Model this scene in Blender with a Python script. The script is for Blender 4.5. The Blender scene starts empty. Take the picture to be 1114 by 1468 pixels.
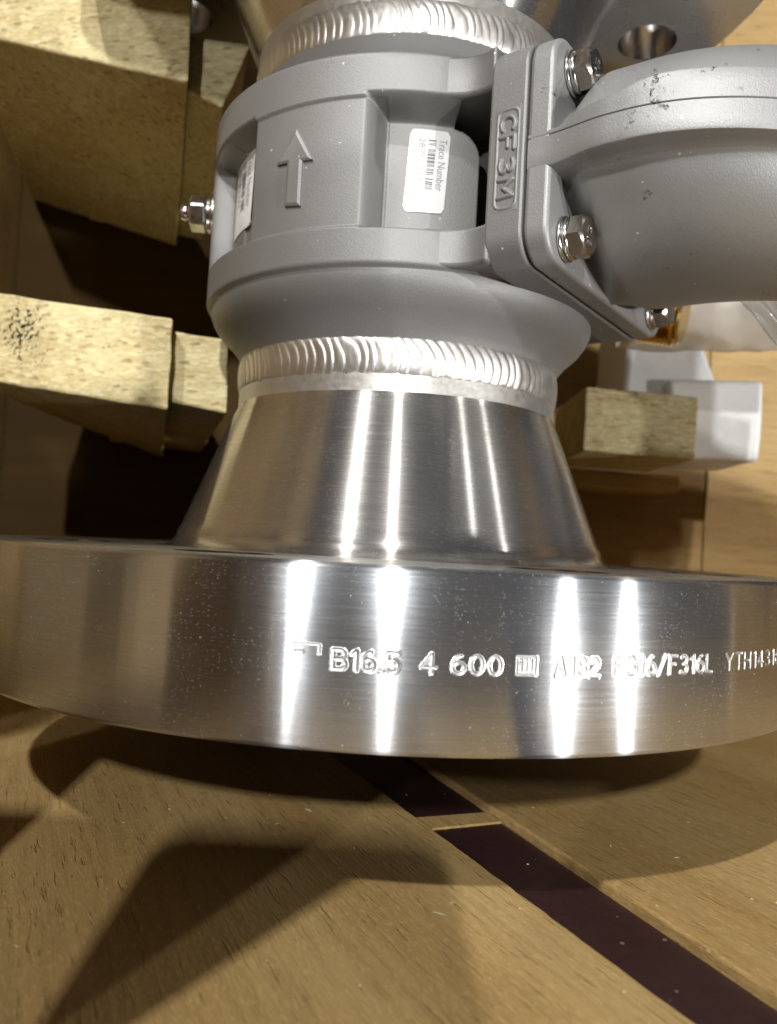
import bpy, bmesh, math, random
from mathutils import Matrix, Vector
from mathutils import noise as mnoise
random.seed(7)
S = 0.001                      # all coordinates below are millimetres; z runs along the meter's axis
sc = bpy.context.scene
R_ = math.radians

# ------------------------------------------------------------------ camera
cd = bpy.data.cameras.new('camera')
cam = bpy.data.objects.new('camera', cd)
sc.collection.objects.link(cam)
sc.camera = cam
cd.sensor_fit = 'VERTICAL'
cd.sensor_height = 24.0
cd.lens = 19.088
cd.clip_start = 0.01
cd.clip_end = 100
M = Matrix(((0.998448, -0.055052, -0.008419), (-0.010534, -0.038243, -0.999213), (0.054687, 0.997751, -0.038764))).to_4x4()
M.translation = Vector((-3.23, -300.14, 4.26)) * S
cam.matrix_world = M
cd.dof.use_dof = True
cd.dof.focus_distance = 0.205
cd.dof.aperture_fstop = 11.0

# ------------------------------------------------------------------ world and lamps
w = bpy.data.worlds.new('World')
sc.world = w
w.use_nodes = True
bgn = w.node_tree.nodes['Background']
bgn.inputs[0].default_value = (0.86, 0.88, 1.0, 1)
bgn.inputs[1].default_value = 0.045

def lamp(az, el, dist, power, sx, sy, col=(1, 0.985, 0.955)):
    L = bpy.data.lights.new('hall_tube_or_fill_light', 'AREA')
    L.shape = 'RECTANGLE'; L.size = sx; L.size_y = sy; L.energy = power; L.color = col
    o = bpy.data.objects.new('hall_tube_or_fill_light', L)
    a, e = R_(az), R_(el)
    d = Vector((math.sin(a) * math.cos(e), -math.cos(a) * math.cos(e), math.sin(e)))
    o.location = d * dist
    o.rotation_euler = d.to_track_quat('Z', 'Y').to_euler()
    sc.collection.objects.link(o)
for az, el, pw in ((-27.2, 50, 34), (-22.0, 15.0, 15), (0.8, 22.3, 44), (42.5, -7, 30), (58.5, -4, 22)):  # the low left entry is an added fill for the particle boards
    lamp(az, el, 2.6, pw, 0.045, 0.10)

sc.view_settings.view_transform = 'Standard'
sc.view_settings.look = 'None'
sc.view_settings.exposure = 0.0
sc.view_settings.gamma = 1.0
sc.view_settings.use_curve_mapping = False
sc.render.engine = 'CYCLES'
sc.cycles.use_denoising = True
sc.cycles.max_bounces = 8
sc.cycles.sample_clamp_indirect = 6.0
sc.cycles.caustics_reflective = False
sc.cycles.caustics_refractive = False

# ------------------------------------------------------------------ materials
class NT:
    def __init__(s, name):
        s.m = bpy.data.materials.new(name); s.m.use_nodes = True
        s.t = s.m.node_tree; s.t.nodes.clear()
        s.out = s.n('ShaderNodeOutputMaterial')
    def n(s, typ, **kw):
        nd = s.t.nodes.new(typ)
        for k, v in kw.items():
            if k.startswith('i_'):
                nd.inputs[k[2:].replace('_', ' ')].default_value = v
            else:
                setattr(nd, k, v)
        return nd
    def l(s, a, b): s.t.links.new(a, b)
    def coord(s, scale=(1, 1, 1), rot=(0, 0, 0)):
        tc = s.n('ShaderNodeTexCoord'); mp = s.n('ShaderNodeMapping')
        if any(rot):
            mp.vector_type = 'TEXTURE'; scale = tuple(1 / x for x in scale)
        mp.inputs['Scale'].default_value = scale; mp.inputs['Rotation'].default_value = rot
        s.l(tc.outputs['Object'], mp.inputs[0]); return mp.outputs[0]
    def noise(s, vec, scale, detail=4, rough=0.55):
        nd = s.n('ShaderNodeTexNoise'); s.l(vec, nd.inputs['Vector'])
        nd.inputs['Scale'].default_value = scale; nd.inputs['Detail'].default_value = detail; nd.inputs['Roughness'].default_value = rough
        return nd.outputs['Fac']
    def ramp(s, fac, stops, interp='LINEAR'):
        nd = s.n('ShaderNodeValToRGB'); nd.color_ramp.interpolation = interp
        e = nd.color_ramp.elements
        while len(e) < len(stops): e.new(0.5)
        for i, (p, c) in enumerate(stops):
            e[i].position = p; e[i].color = (c[0], c[1], c[2], 1) if not isinstance(c, (int, float)) else (c, c, c, 1)
        s.l(fac, nd.inputs[0]); return nd.outputs[0]
    def mix(s, fac, a, b, blend='MIX'):
        nd = s.n('ShaderNodeMix', data_type='RGBA', blend_type=blend)
        for sock, v in ((nd.inputs['Factor'], fac), (nd.inputs['A'], a), (nd.inputs['B'], b)):
            if hasattr(v, 'links'): s.l(v, sock)
            elif isinstance(v, (int, float)) and sock.type != 'RGBA': sock.default_value = v
            else: sock.default_value = (v[0], v[1], v[2], 1) if not isinstance(v, (int, float)) else (v, v, v, 1)
        return nd.outputs['Result']
    def math(s, op, a, b=0.0):
        nd = s.n('ShaderNodeMath', operation=op)
        for i, v in enumerate((a, b)):
            if hasattr(v, 'links'): s.l(v, nd.inputs[i])
            else: nd.inputs[i].default_value = v
        return nd.outputs[0]
    def bump(s, h, dist, strength=1.0, normal=None):
        nd = s.n('ShaderNodeBump'); s.l(h, nd.inputs['Height'])
        nd.inputs['Distance'].default_value = dist; nd.inputs['Strength'].default_value = strength
        if normal is not None: s.l(normal, nd.inputs['Normal'])
        return nd.outputs[0]
    def specks(s, vec, scale, lo, hi):
        """scattered tiny dots: 1 inside a dot"""
        v = s.n('ShaderNodeTexVoronoi', feature='F1'); s.l(vec, v.inputs['Vector']); v.inputs['Scale'].default_value = scale
        pick = s.n('ShaderNodeSeparateColor'); s.l(v.outputs['Color'], pick.inputs[0])
        keep = s.math('GREATER_THAN', pick.outputs[0], lo)
        size = s.math('MULTIPLY', pick.outputs[1], hi)
        dot = s.math('LESS_THAN', v.outputs['Distance'], size)
        return s.math('MULTIPLY', keep, dot)
    def principled(s, **kw):
        b = s.n('ShaderNodeBsdfPrincipled')
        for k, v in kw.items():
            sock = b.inputs[k.replace('_', ' ')]
            if hasattr(v, 'links'): s.l(v, sock)
            elif isinstance(v, tuple) and len(v) == 3 and sock.type == 'RGBA': sock.default_value = (*v, 1)
            else: sock.default_value = v
        return b
    def done(s, shader):
        s.l(shader.outputs[0] if hasattr(shader, 'outputs') else shader, s.out.inputs[0]); return s.m

def turned_steel(name, rough, aniso, col, dust=0.5, dirt=0.16):
    """lathe-turned stainless: fine rings round the axis smear lights along it; dust specks on top"""
    t = NT(name)
    vec = t.coord()
    ring = t.coord(scale=(1, 1, 60))
    rn = t.noise(ring, 45, 3, 0.6)
    tcx = t.n('ShaderNodeTexCoord'); tang = t.n('ShaderNodeVectorMath', operation='CROSS_PRODUCT')
    tang.inputs[0].default_value = (0, 0, 1); t.l(tcx.outputs['Object'], tang.inputs[1])
    cl = t.noise(vec, 22, 4, 0.6)
    c = t.mix(cl, tuple(x * 0.86 for x in col), tuple(min(1, x * 1.08) for x in col))
    c = t.mix(t.math('MULTIPLY', t.ramp(t.noise(t.coord(scale=(1, 1, 90)), 40, 3, 0.7), [(0.35, 1.0), (0.6, 0.0)]), 0.22), c, tuple(x * 0.55 for x in col))
    g = t.n('ShaderNodeBsdfAnisotropic')
    t.l(c, g.inputs['Color'])
    g.inputs['Anisotropy'].default_value = aniso
    ro = t.math('ADD', t.math('MULTIPLY', rn, rough * 0.35), rough * 0.82)
    t.l(ro, g.inputs['Roughness'])
    t.l(tang.outputs[0], g.inputs['Tangent'])
    # faint waviness of the turning marks
    nb = t.bump(rn, 0.00002, 0.35)
    nb = t.bump(t.noise(t.coord(scale=(5, 5, 55)), 55, 4, 0.7), 0.00003, 0.13, nb)
    t.l(nb, g.inputs['Normal'])
    g2 = t.n('ShaderNodeBsdfAnisotropic'); t.l(c, g2.inputs['Color']); t.l(tang.outputs[0], g2.inputs['Tangent'])
    g2.inputs['Anisotropy'].default_value = aniso * 0.72; g2.inputs['Roughness'].default_value = rough * 1.6; t.l(nb, g2.inputs['Normal'])
    gm = t.n('ShaderNodeMixShader'); t.l(t.math('ADD', t.math('MULTIPLY', t.noise(t.coord(scale=(1, 1, 45)), 60, 3, 0.7), 0.35), 0.02), gm.inputs[0])
    t.l(g.outputs[0], gm.inputs[1]); t.l(g2.outputs[0], gm.inputs[2])
    d = t.principled(Base_Color=(0.62, 0.61, 0.60), Roughness=0.5, Metallic=0.3)
    sp = t.specks(vec, 2600, 0.55, 0.40)
    sp2 = t.specks(vec, 1300, 0.95, 0.25)
    cloud = t.ramp(t.noise(vec, 75, 4, 0.7), [(0.38, 0.0), (0.72, 1.0)])
    f1 = t.math('MULTIPLY', sp, t.math('MULTIPLY', cloud, dust))
    f = t.math('MAXIMUM', f1, t.math('MULTIPLY', sp2, dust))
    film = t.math('MULTIPLY', t.noise(vec, 16, 5, 0.65), dirt)
    f = t.math('MAXIMUM', f, film)
    mx = t.n('ShaderNodeMixShader')
    t.l(f, mx.inputs[0]); t.l(gm.outputs[0], mx.inputs[1]); t.l(d.outputs[0], mx.inputs[2])
    return t.done(mx)

def cast_steel(name, base, metal=0.55, rough=0.5, stains=0.0):
    """bead-blasted casting: even grey, fine sparkle, a few stains"""
    t = NT(name)
    vec = t.coord()
    big = t.noise(vec, 18, 4, 0.6)
    col = t.mix(big, tuple(x * 0.72 for x in base), tuple(min(1, x * 1.18) for x in base))
    grain = t.noise(vec, 1700, 3, 0.8)
    col = t.mix(t.math('MULTIPLY', grain, 0.5), col, tuple(min(1, x * 1.35) for x in base))
    sp = t.specks(vec, 420, 0.9, 0.16)
    col = t.mix(t.math('MULTIPLY', sp, 0.7), col, (0.85, 0.85, 0.85))
    if stains:
        s1 = t.ramp(t.noise(vec, 330, 4, 0.75), [(0.57, 0.0), (0.64, 1.0)])
        s2 = t.ramp(t.noise(vec, 60, 3, 0.6), [(0.57, 0.0), (0.66, 1.0)])
        st = t.math('MULTIPLY', t.math('MULTIPLY', s1, s2), stains)
        col = t.mix(st, col, (0.035, 0.03, 0.025))
        yl = t.ramp(t.noise(vec, 14, 3, 0.6), [(0.6, 0.0), (0.75, 1.0)])
        col = t.mix(t.math('MULTIPLY', yl, 0.22), col, (0.36, 0.33, 0.24))
    nb = t.bump(grain, 0.00012, 0.8)
    nb = t.bump(t.noise(vec, 300, 3, 0.6), 0.0001, 0.05, nb)
    nb = t.bump(sp, 0.0003, 0.6, nb)
    rr = t.math('ADD', t.math('MULTIPLY', big, 0.15), rough - 0.07)
    return t.done(t.principled(Base_Color=col, Metallic=metal, Roughness=rr, Normal=nb))

def plain_metal(name, col, rough=0.25, metal=1.0, nscale=300, nd=0.00003):
    t = NT(name); vec = t.coord()
    n = t.noise(vec, nscale, 4, 0.6)
    c = t.mix(n, tuple(x * 0.75 for x in col), col)
    return t.done(t.principled(Base_Color=c, Metallic=metal, Roughness=t.math('ADD', t.math('MULTIPLY', n, 0.2), rough - 0.1), Normal=t.bump(n, nd, 0.6)))

def chipboard(name, axis_scale, tint=(1, 1, 1), spots=False, fine=1.0):
    t = NT(name)
    vec = t.coord(scale=axis_scale)
    v0 = t.coord()
    a = t.noise(vec, 520 * fine, 6, 0.75)
    b = t.noise(vec, 60 * fine, 4, 0.65)
    T = lambda c: tuple(c[i] * tint[i] for i in range(3))
    col = t.ramp(a, [(0.28, T((0.32, 0.22, 0.09))), (0.43, T((0.56, 0.46, 0.23))), (0.55, T((0.73, 0.63, 0.36))), (0.70, T((0.93, 0.86, 0.58)))])
    warm = t.ramp(b, [(0.35, T((0.54, 0.41, 0.19))), (0.5, T((0.68, 0.58, 0.31))), (0.66, T((0.80, 0.73, 0.44)))])
    col = t.mix(0.45, col, warm)
    chip = t.n('ShaderNodeTexVoronoi', feature='F1'); t.l(vec, chip.inputs['Vector']); chip.inputs['Scale'].default_value = 620 * fine
    cc = t.n('ShaderNodeSeparateColor'); t.l(chip.outputs['Color'], cc.inputs[0])
    bright = t.math('GREATER_THAN', cc.outputs[0], 0.86)
    col = t.mix(t.math('MULTIPLY', bright, 0.45), col, T((0.92, 0.82, 0.50)))
    dark = t.math('GREATER_THAN', cc.outputs[1], 0.94)
    col = t.mix(t.math('MULTIPLY', dark, 0.45), col, T((0.20, 0.13, 0.06)))
    if spots:                                   # black mould spots near one end
        tc = t.n('ShaderNodeTexCoord'); vd = t.n('ShaderNodeVectorMath', operation='DISTANCE')
        t.l(tc.outputs['Object'], vd.inputs[0]); vd.inputs[1].default_value = spots
        near = t.ramp(vd.outputs['Value'], [(0.0, 1.0), (0.019, 0.0)])
        bl = t.noise(v0, 620, 2, 0.6)
        sp = t.math('GREATER_THAN', t.math('ADD', bl, t.math('MULTIPLY', near, 0.26)), 0.725)
        col = t.mix(sp, col, (0.02, 0.018, 0.02))
    h = t.math('ADD', t.math('MULTIPLY', a, 0.7), t.math('MULTIPLY', chip.outputs['Distance'], 0.35))
    nb = t.bump(h, 0.0006, 0.6)
    return t.done(t.principled(Base_Color=col, Roughness=0.8, Normal=nb, Specular_IOR_Level=0.25))

def plywood(name, ang, c0, c1, c2, fine=1.0, along=(1, 0.06, 1), seam=0.0):
    t = NT(name)
    vec = t.coord(scale=along, rot=(0, 0, ang))
    # grain: stretch along local y after rotation
    a = t.noise(vec, 420 * fine, 6, 0.68)
    b = t.noise(vec, 26 * fine, 3, 0.55)
    v0 = t.coord()
    big = t.noise(v0, 9, 3, 0.5)
    col = t.ramp(b, [(0.3, c0), (0.5, c1), (0.72, c2)])
    col = t.mix(t.math('MULTIPLY', t.ramp(a, [(0.35, 1.0), (0.55, 0.0)]), 0.35), col, tuple(x * 0.55 for x in c0))
    pores = t.noise(t.coord(scale=(along[0] * 1.0, along[1] * 1.6, along[2]), rot=(0, 0, ang)), 900 * fine, 3, 0.6)
    pr = t.ramp(pores, [(0.30, 1.0), (0.40, 0.0)])
    col = t.mix(t.math('MULTIPLY', pr, 0.3), col, tuple(x * 0.4 for x in c0))
    col = t.mix(t.math('MULTIPLY', big, 0.3), col, tuple(x * 0.8 for x in c1))
    fib = t.noise(t.coord(scale=(1, 0.22, 1), rot=(0, 0, ang)), 1500 * fine, 3, 0.7)
    col = t.mix(t.math('MULTIPLY', t.ramp(fib, [(0.52, 0.0), (0.68, 1.0)]), 0.35), col, tuple(min(1, x * 1.5) for x in c2))
    nb = t.bump(t.math('ADD', t.math('ADD', a, t.math('MULTIPLY', fib, 0.6)), t.math('MULTIPLY', pr, -0.8)), 0.0004, 0.7)
    return t.done(t.principled(Base_Color=col, Roughness=0.55, Normal=nb, Specular_IOR_Level=0.35))

MAT = {}
MAT['flange'] = turned_steel('turned_stainless_rim', 0.192, 0.83, (0.72, 0.75, 0.80), 0.45, 0.07)
MAT['hub'] = turned_steel('turned_stainless_hub', 0.20, 0.82, (0.64, 0.62, 0.59), 0.35, 0.09)
MAT['face'] = turned_steel('faced_stainless', 0.28, 0.5, (0.60, 0.58, 0.55), 0.4, 0.14)
MAT['neck'] = plain_metal('brushed_neck', (0.60, 0.58, 0.55), 0.42, 0.9, 500, 0.00008)
MAT['weld'] = plain_metal('weld_metal', (0.74, 0.72, 0.69), 0.44, 1.0, 160, 0.00012)
MAT['cast'] = cast_steel('blasted_casting', (0.235, 0.233, 0.228), 0.45, 0.5)
MAT['case'] = cast_steel('blasted_case_casting', (0.32, 0.32, 0.317), 0.45, 0.46, 1.0)
MAT['bolt'] = plain_metal('bolt_steel', (0.55, 0.50, 0.44), 0.24, 1.0, 500, 0.00006)
MAT['washer'] = plain_metal('washer_steel', (0.72, 0.70, 0.68), 0.2, 1.0, 500, 0.00003)
MAT['stamp'] = plain_metal('stamped_metal', (0.66, 0.66, 0.66), 0.42, 1.0, 900, 0.00004)
MAT['brass'] = plain_metal('brass', (0.85, 0.58, 0.16), 0.25, 1.0, 300, 0.00002)
MAT['seam'] = plain_metal('gasket_grey', (0.03, 0.03, 0.03), 0.7, 0.0)

# ------------------------------------------------------------------ helpers
col = sc.collection
def new_obj(name, verts, faces, mat, parent=None, smooth=True, angle=35, origin=None):
    me = bpy.data.meshes.new(name)
    off = Vector((0, 0, 0))
    if parent is None and origin is None:
        xs = [v[0] for v in verts]; ys = [v[1] for v in verts]; zs = [v[2] for v in verts]
        off = Vector(((min(xs) + max(xs)) / 2, (min(ys) + max(ys)) / 2, min(zs)))
    elif origin is not None:
        off = Vector(origin)
    me.from_pydata([((v[0] - off[0]) * S, (v[1] - off[1]) * S, (v[2] - off[2]) * S) for v in verts], [], faces)
    bm = bmesh.new(); bm.from_mesh(me)
    bmesh.ops.recalc_face_normals(bm, faces=bm.faces[:])
    bm.to_mesh(me); bm.free()
    if smooth:
        me.polygons.foreach_set('use_smooth', [True] * len(me.polygons))
        try: me.set_sharp_from_angle(angle=R_(angle))
        except Exception: pass
    if mat: me.materials.append(mat)
    o = bpy.data.objects.new(name, me); col.objects.link(o)
    o.location = off * S
    if parent is not None:
        o.parent = parent
        top = parent
        base = Vector((0, 0, 0))
        while top is not None:
            base += top.location; top = top.parent
        o.location = off * S - base
    return o
def tag(o, label, cat=None, group=None, kind=None):
    o['label'] = label
    if cat: o['category'] = cat
    if group: o['group'] = group
    if kind: o['kind'] = kind
    return o
def empty(name, loc):
    o = bpy.data.objects.new(name, None); o.empty_display_size = 0.02
    col.objects.link(o); o.location = Vector(loc) * S; return o
def bevel(o, width, seg=3, angle=40):
    m = o.modifiers.new('edge', 'BEVEL'); m.width = width * S; m.segments = seg; m.limit_method = 'ANGLE'; m.angle_limit = R_(angle)
    m.harden_normals = False
    return o
def revolve(profile, n=256, closed=False):
    """profile: (r, z) list -> verts, faces round the z axis"""
    V, F = [], []
    m = len(profile)
    for i in range(n):
        a = 2 * math.pi * i / n
        for r, z in profile: V.append((r * math.sin(a), -r * math.cos(a), z))
    for i in range(n):
        j = (i + 1) % n
        for k in range(m - 1 if not closed else m):
            l = (k + 1) % m
            F.append((i * m + k, j * m + k, j * m + l, i * m + l))
    return V, F
def box_verts(c):          # eight corners: front four (low-left, low-right, high-right, high-left) then back four
    return list(c), [(0, 1, 2, 3), (5, 4, 7, 6), (4, 0, 3, 7), (1, 5, 6, 2), (3, 2, 6, 7), (4, 5, 1, 0)]
def slab(x0, x1, y0, y1, z0, z1):
    return box_verts([(x0, y0, z0), (x1, y0, z0), (x1, y0, z1), (x0, y0, z1), (x0, y1, z0), (x1, y1, z0), (x1, y1, z1), (x0, y1, z1)])
def prism(poly, d0, d1, fn):
    """poly: closed 2-D outline; fn(u, v, d) -> point"""
    n = len(poly)
    V = [fn(u, v, d0) for u, v in poly] + [fn(u, v, d1) for u, v in poly]
    F = [tuple(range(n)), tuple(range(2 * n - 1, n - 1, -1))] + [(i, (i + 1) % n, n + (i + 1) % n, n + i) for i in range(n)]
    return V, F
def round_rect(u0, u1, v0, v1, r, n=6):
    P = []
    for cx, cy, a0 in ((u1 - r, v1 - r, 0), (u0 + r, v1 - r, 90), (u0 + r, v0 + r, 180), (u1 - r, v0 + r, 270)):
        for i in range(n + 1):
            a = R_(a0 + 90 * i / n); P.append((cx + r * math.cos(a), cy + r * math.sin(a)))
    return P
def cylpt(az, r, z): a = R_(az); return (r * math.sin(a), -r * math.cos(a), z)

def text_mesh(s, size=1.0, outline=0.0, extrude=0.0, fill=True, bev=0.0, bold=0.0):
    cu = bpy.data.curves.new('t', 'FONT'); cu.body = s; cu.size = size
    cu.resolution_u = 3; cu.offset = bold
    if outline: cu.bevel_depth = outline; cu.bevel_resolution = 1; cu.fill_mode = 'NONE'
    else:
        cu.extrude = extrude; cu.bevel_depth = bev; cu.bevel_resolution = 0
    o = bpy.data.objects.new('t', cu); col.objects.link(o)
    dg = bpy.context.evaluated_depsgraph_get()
    me = o.evaluated_get(dg).to_mesh()
    V = [tuple(v.co) for v in me.vertices]; F = [tuple(p.vertices) for p in me.polygons]
    o.evaluated_get(dg).to_mesh_clear()
    bpy.data.objects.remove(o); bpy.data.curves.remove(cu)
    return V, F
def fit(V, u0, u1, v0, v1):
    """scale letters into a box (u, v); w kept"""
    xs = [v[0] for v in V]; ys = [v[1] for v in V]
    a, b, c, d = min(xs), max(xs), min(ys), max(ys)
    return [(u0 + (x - a) / (b - a) * (u1 - u0), v0 + (y - c) / (d - c) * (v1 - v0), z_) for x, y, z_ in V]

# ------------------------------------------------------------------ crate: floor, walls
ply_floor = plywood('birch_floor', 0.416, (0.45, 0.28, 0.10), (0.555, 0.37, 0.148), (0.62, 0.435, 0.195))
ply_wall = plywood('birch_wall', 0.0, (0.25, 0.145, 0.045), (0.39, 0.255, 0.10), (0.46, 0.32, 0.14), 0.7, (0.08, 1, 1))
t = NT('dark_film_board'); vec = t.coord()
n1 = t.noise(vec, 260, 4, 0.65)
c_ = t.mix(n1, (0.022, 0.008, 0.009), (0.052, 0.020, 0.021))
c_ = t.mix(t.math('MULTIPLY', t.specks(vec, 420, 0.9, 0.22), 0.7), c_, (0.30, 0.23, 0.18))
MAT['film'] = t.done(t.principled(Base_Color=c_, Roughness=0.42, Normal=t.bump(n1, 0.0003, 0.5)))

V, F = slab(-250, 280, -236, 232, -106, -77)
floor = new_obj('crate_floor', V, F, ply_wall, smooth=False); floor['kind'] = 'structure'
floor['label'] = 'base board of the crate under the light plywood planks'
def line_x(y, p0, p1): return p0[0] + (y - p0[1]) / (p1[1] - p0[1]) * (p1[0] - p0[0])
L0, L1 = (-15.0, -8.9), (53.4, -163.2)
Q0, Q1 = (14.7, -7.6), (71.3, -153.8)
def ragged(p0, p1, y0, y1, n, amp, seed):
    rnd = random.Random(seed)
    out = []
    for i in range(n + 1):
        y = y0 + (y1 - y0) * i / n
        out.append((line_x(y, p0, p1) + rnd.uniform(-amp, amp) + 0.6 * mnoise.noise(Vector((y * 0.05, seed, 0))), y))
    return out
poly = [(-250, -234)] + ragged(L0, L1, -234, 224, 150, 0.22, 1) + [(-250, 224)]
V, F = prism(poly, -77, -72, lambda u, v, d: (u, v, d))
o = new_obj('plank', V, F, ply_floor, floor, smooth=False); bevel(o, 0.5, 2)
poly = ragged(Q0, Q1, -234, 224, 150, 0.12, 2) + [(278, 224), (278, -234)]
V, F = prism(poly, -77, -71.5, lambda u, v, d: (u, v, d))
o = new_obj('plank', V, F, ply_floor, floor, smooth=False); bevel(o, 0.6, 2)
for y0, y1, yr0, yr1 in ((-234, -234, -74.0, -65.2), (-65.2, -57.2, 224, 224)):
    xa = lambda y: line_x(y, L0, L1) + 1.2
    xb = lambda y: line_x(y, Q0, Q1) - 1.2
    yl0, yr0_, yl1, yr1_ = y0, y1, yr0, yr1
    poly = [(xa(yl0), yl0), (xb(yr0_), yr0_), (xb(yr1_), yr1_), (xa(yl1), yl1)]
    V, F = prism(poly, -77, -73.4, lambda u, v, d: (u, v, d))
    o = new_obj('dark_strip', V, F, MAT['film'], floor, smooth=False); bevel(o, 0.4, 2)
    o['label'] = 'dark brown film-faced strip set in the gap between planks'
poly = [(xa(-74), -73.7), (xb(-65.2), -64.9), (xb(-57.2), -57.5), (xa(-65.2), -65.5)]
o = new_obj('spacer', *prism(poly, -77, -73.0, lambda u, v, d: (u, v, d)), ply_floor, floor, smooth=False)
o['label'] = 'pale wood spacer between the two dark strips'

t = NT('shade_painted_board'); vec = t.coord(scale=(0.1, 1, 1))  # back-left wall panel: its deep shade is put into the board colour
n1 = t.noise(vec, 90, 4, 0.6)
MAT['shadeboard'] = t.done(t.principled(Base_Color=t.mix(n1, (0.045, 0.027, 0.009), (0.085, 0.052, 0.019)), Roughness=0.85, Specular_IOR_Level=0.1, Normal=t.bump(n1, 0.0003, 0.4)))
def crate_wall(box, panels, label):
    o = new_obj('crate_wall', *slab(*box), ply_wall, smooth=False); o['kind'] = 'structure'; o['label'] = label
    for p in panels: bevel(new_obj('panel', *slab(*p), MAT['shadeboard'] if p[1] < -50 else ply_wall, o, smooth=False), 1.0, 2)
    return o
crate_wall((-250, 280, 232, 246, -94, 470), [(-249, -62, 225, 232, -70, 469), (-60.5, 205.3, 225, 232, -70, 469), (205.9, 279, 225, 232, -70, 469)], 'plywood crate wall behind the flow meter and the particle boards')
crate_wall((-262, -250, -280, 246, -94, 330), [], 'plywood crate side wall beside the stacked particle boards')
crate_wall((280, 292, -20, 246, -94, 40), [], 'low plywood crate side wall beyond the white foam')
o = new_obj('light_blocker', *slab(-196, -80, -250, -236.2, -106, 160), ply_wall, smooth=False); bevel(o, 1.5, 2)  # added unseen upright, shaped to throw the shadow wedge on the floor
tag(o, 'added unseen upright casting floor shade at the open front of the crate, nearest the viewer', 'blocker')
o = new_obj('light_blocker', *slab(280, 300, -92, -20.2, -94, 330), ply_wall, smooth=False); bevel(o, 1.5, 2)  # added unseen blocker, keeps the low right lamps off the back left
tag(o, 'added unseen post at the open side of the crate', 'blocker')

# ------------------------------------------------------------------ particle boards
chip_x = chipboard('particle_board_edge', (0.42, 1, 1.35))
chip_s = chipboard('particle_board_edge_spotted', (0.42, 1, 1.35), spots=(-0.0155, -0.086, 0.033))
chip_f = chipboard('particle_board_face', (1, 1, 1), tint=(0.80, 0.80, 0.82), fine=0.8)
def board(name, corners, label, mats=(chip_x, chip_f), seed=0, sub=10):
    """a board with rough edges: corners as box_verts; edge faces coarse, wide faces smooth"""
    V, F = box_verts(corners)
    me_o = new_obj(name, V, F, mats[0], smooth=False)
    me = me_o.data; me.materials.append(mats[1])
    for p in me.polygons:
        p.material_index = 1 if abs(p.normal.z) > 0.7 else 0
    bm = bmesh.new(); bm.from_mesh(me)
    bmesh.ops.bevel(bm, geom=bm.edges[:], offset=0.0011, segments=2, affect='EDGES', profile=0.5)
    bmesh.ops.subdivide_edges(bm, edges=[e for e in bm.edges if e.calc_length() > 0.012], cuts=sub, use_grid_fill=True)
    for v in bm.verts:
        q = v.co * 120 + Vector((seed * 7.1, 0, 0))
        v.co += Vector((mnoise.noise(q), mnoise.noise(q + Vector((9, 0, 0))), mnoise.noise(q + Vector((0, 9, 0))))) * 0.0005
    bm.to_mesh(me); bm.free()
    tag(me_o, label, 'board', 'particle boards round the meter')
    return me_o
# lower left: front board, rear board
board('particle_board', [(-190, 43, 65.5), (-89, 18, 51.8), (-89.3, 18, 88.2), (-190, 43, 103), (-190, 224, 65.5), (-146, 224, 51.8), (-146.3, 224, 88.2), (-190, 224, 103)],
      'thick particle board with black mould spots on its cut edge', (chip_s, chip_f), 1)
board('particle_board', [(-110, 30, 60), (-67.3, 25, 52.4), (-68.6, 25, 82.6), (-110, 30, 88), (-180, 222, 60), (-121, 222, 56), (-122, 222, 82.6), (-180, 222, 88)],
      'short particle board set back behind the mould-spotted board, nearest the welded neck', (chip_x, chip_f), 2)
# upper left
board('particle_board', [(-195, 43, 214), (-89.5, 18, 183), (-90, 18, 218.5), (-195, 43, 258), (-240, 222, 214), (-141, 205, 183), (-141.5, 205, 218.5), (-240, 222, 258)],
      'wide particle board with broad grey-brown face, upper one in front', (chip_x, chip_f), 3)
board('particle_board', [(-115, 32, 196), (-77, 26, 178), (-66.8, 26, 205), (-115, 32, 213), (-200, 215, 200), (-124, 200, 186), (-116, 200, 206), (-200, 215, 214)],
      'particle board with rounded corner behind the upper board, beside the top neck', (chip_x, chip_f), 4)
# right
board('particle_board', [(94.5, 100, 55.5), (152, 104, 54.5), (152.5, 104, 86), (94.5, 100, 87.5), (94.5, 172, 55.5), (152, 176, 54.5), (152.5, 176, 86), (94.5, 172, 87.5)],
      'short particle board block in front of the white foam', (chip_x, chip_f), 5)
V, F = slab(80, 165, 178, 224, 42, 52)
board('wood_batten', [(80, 178, 44), (172, 178, 44), (172, 178, 54), (80, 178, 54), (80, 224, 44), (172, 224, 44), (172, 224, 54), (80, 224, 54)],
      'thin wooden batten against the crate wall under the right-hand particle board', (ply_wall, ply_wall), 6)

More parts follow.
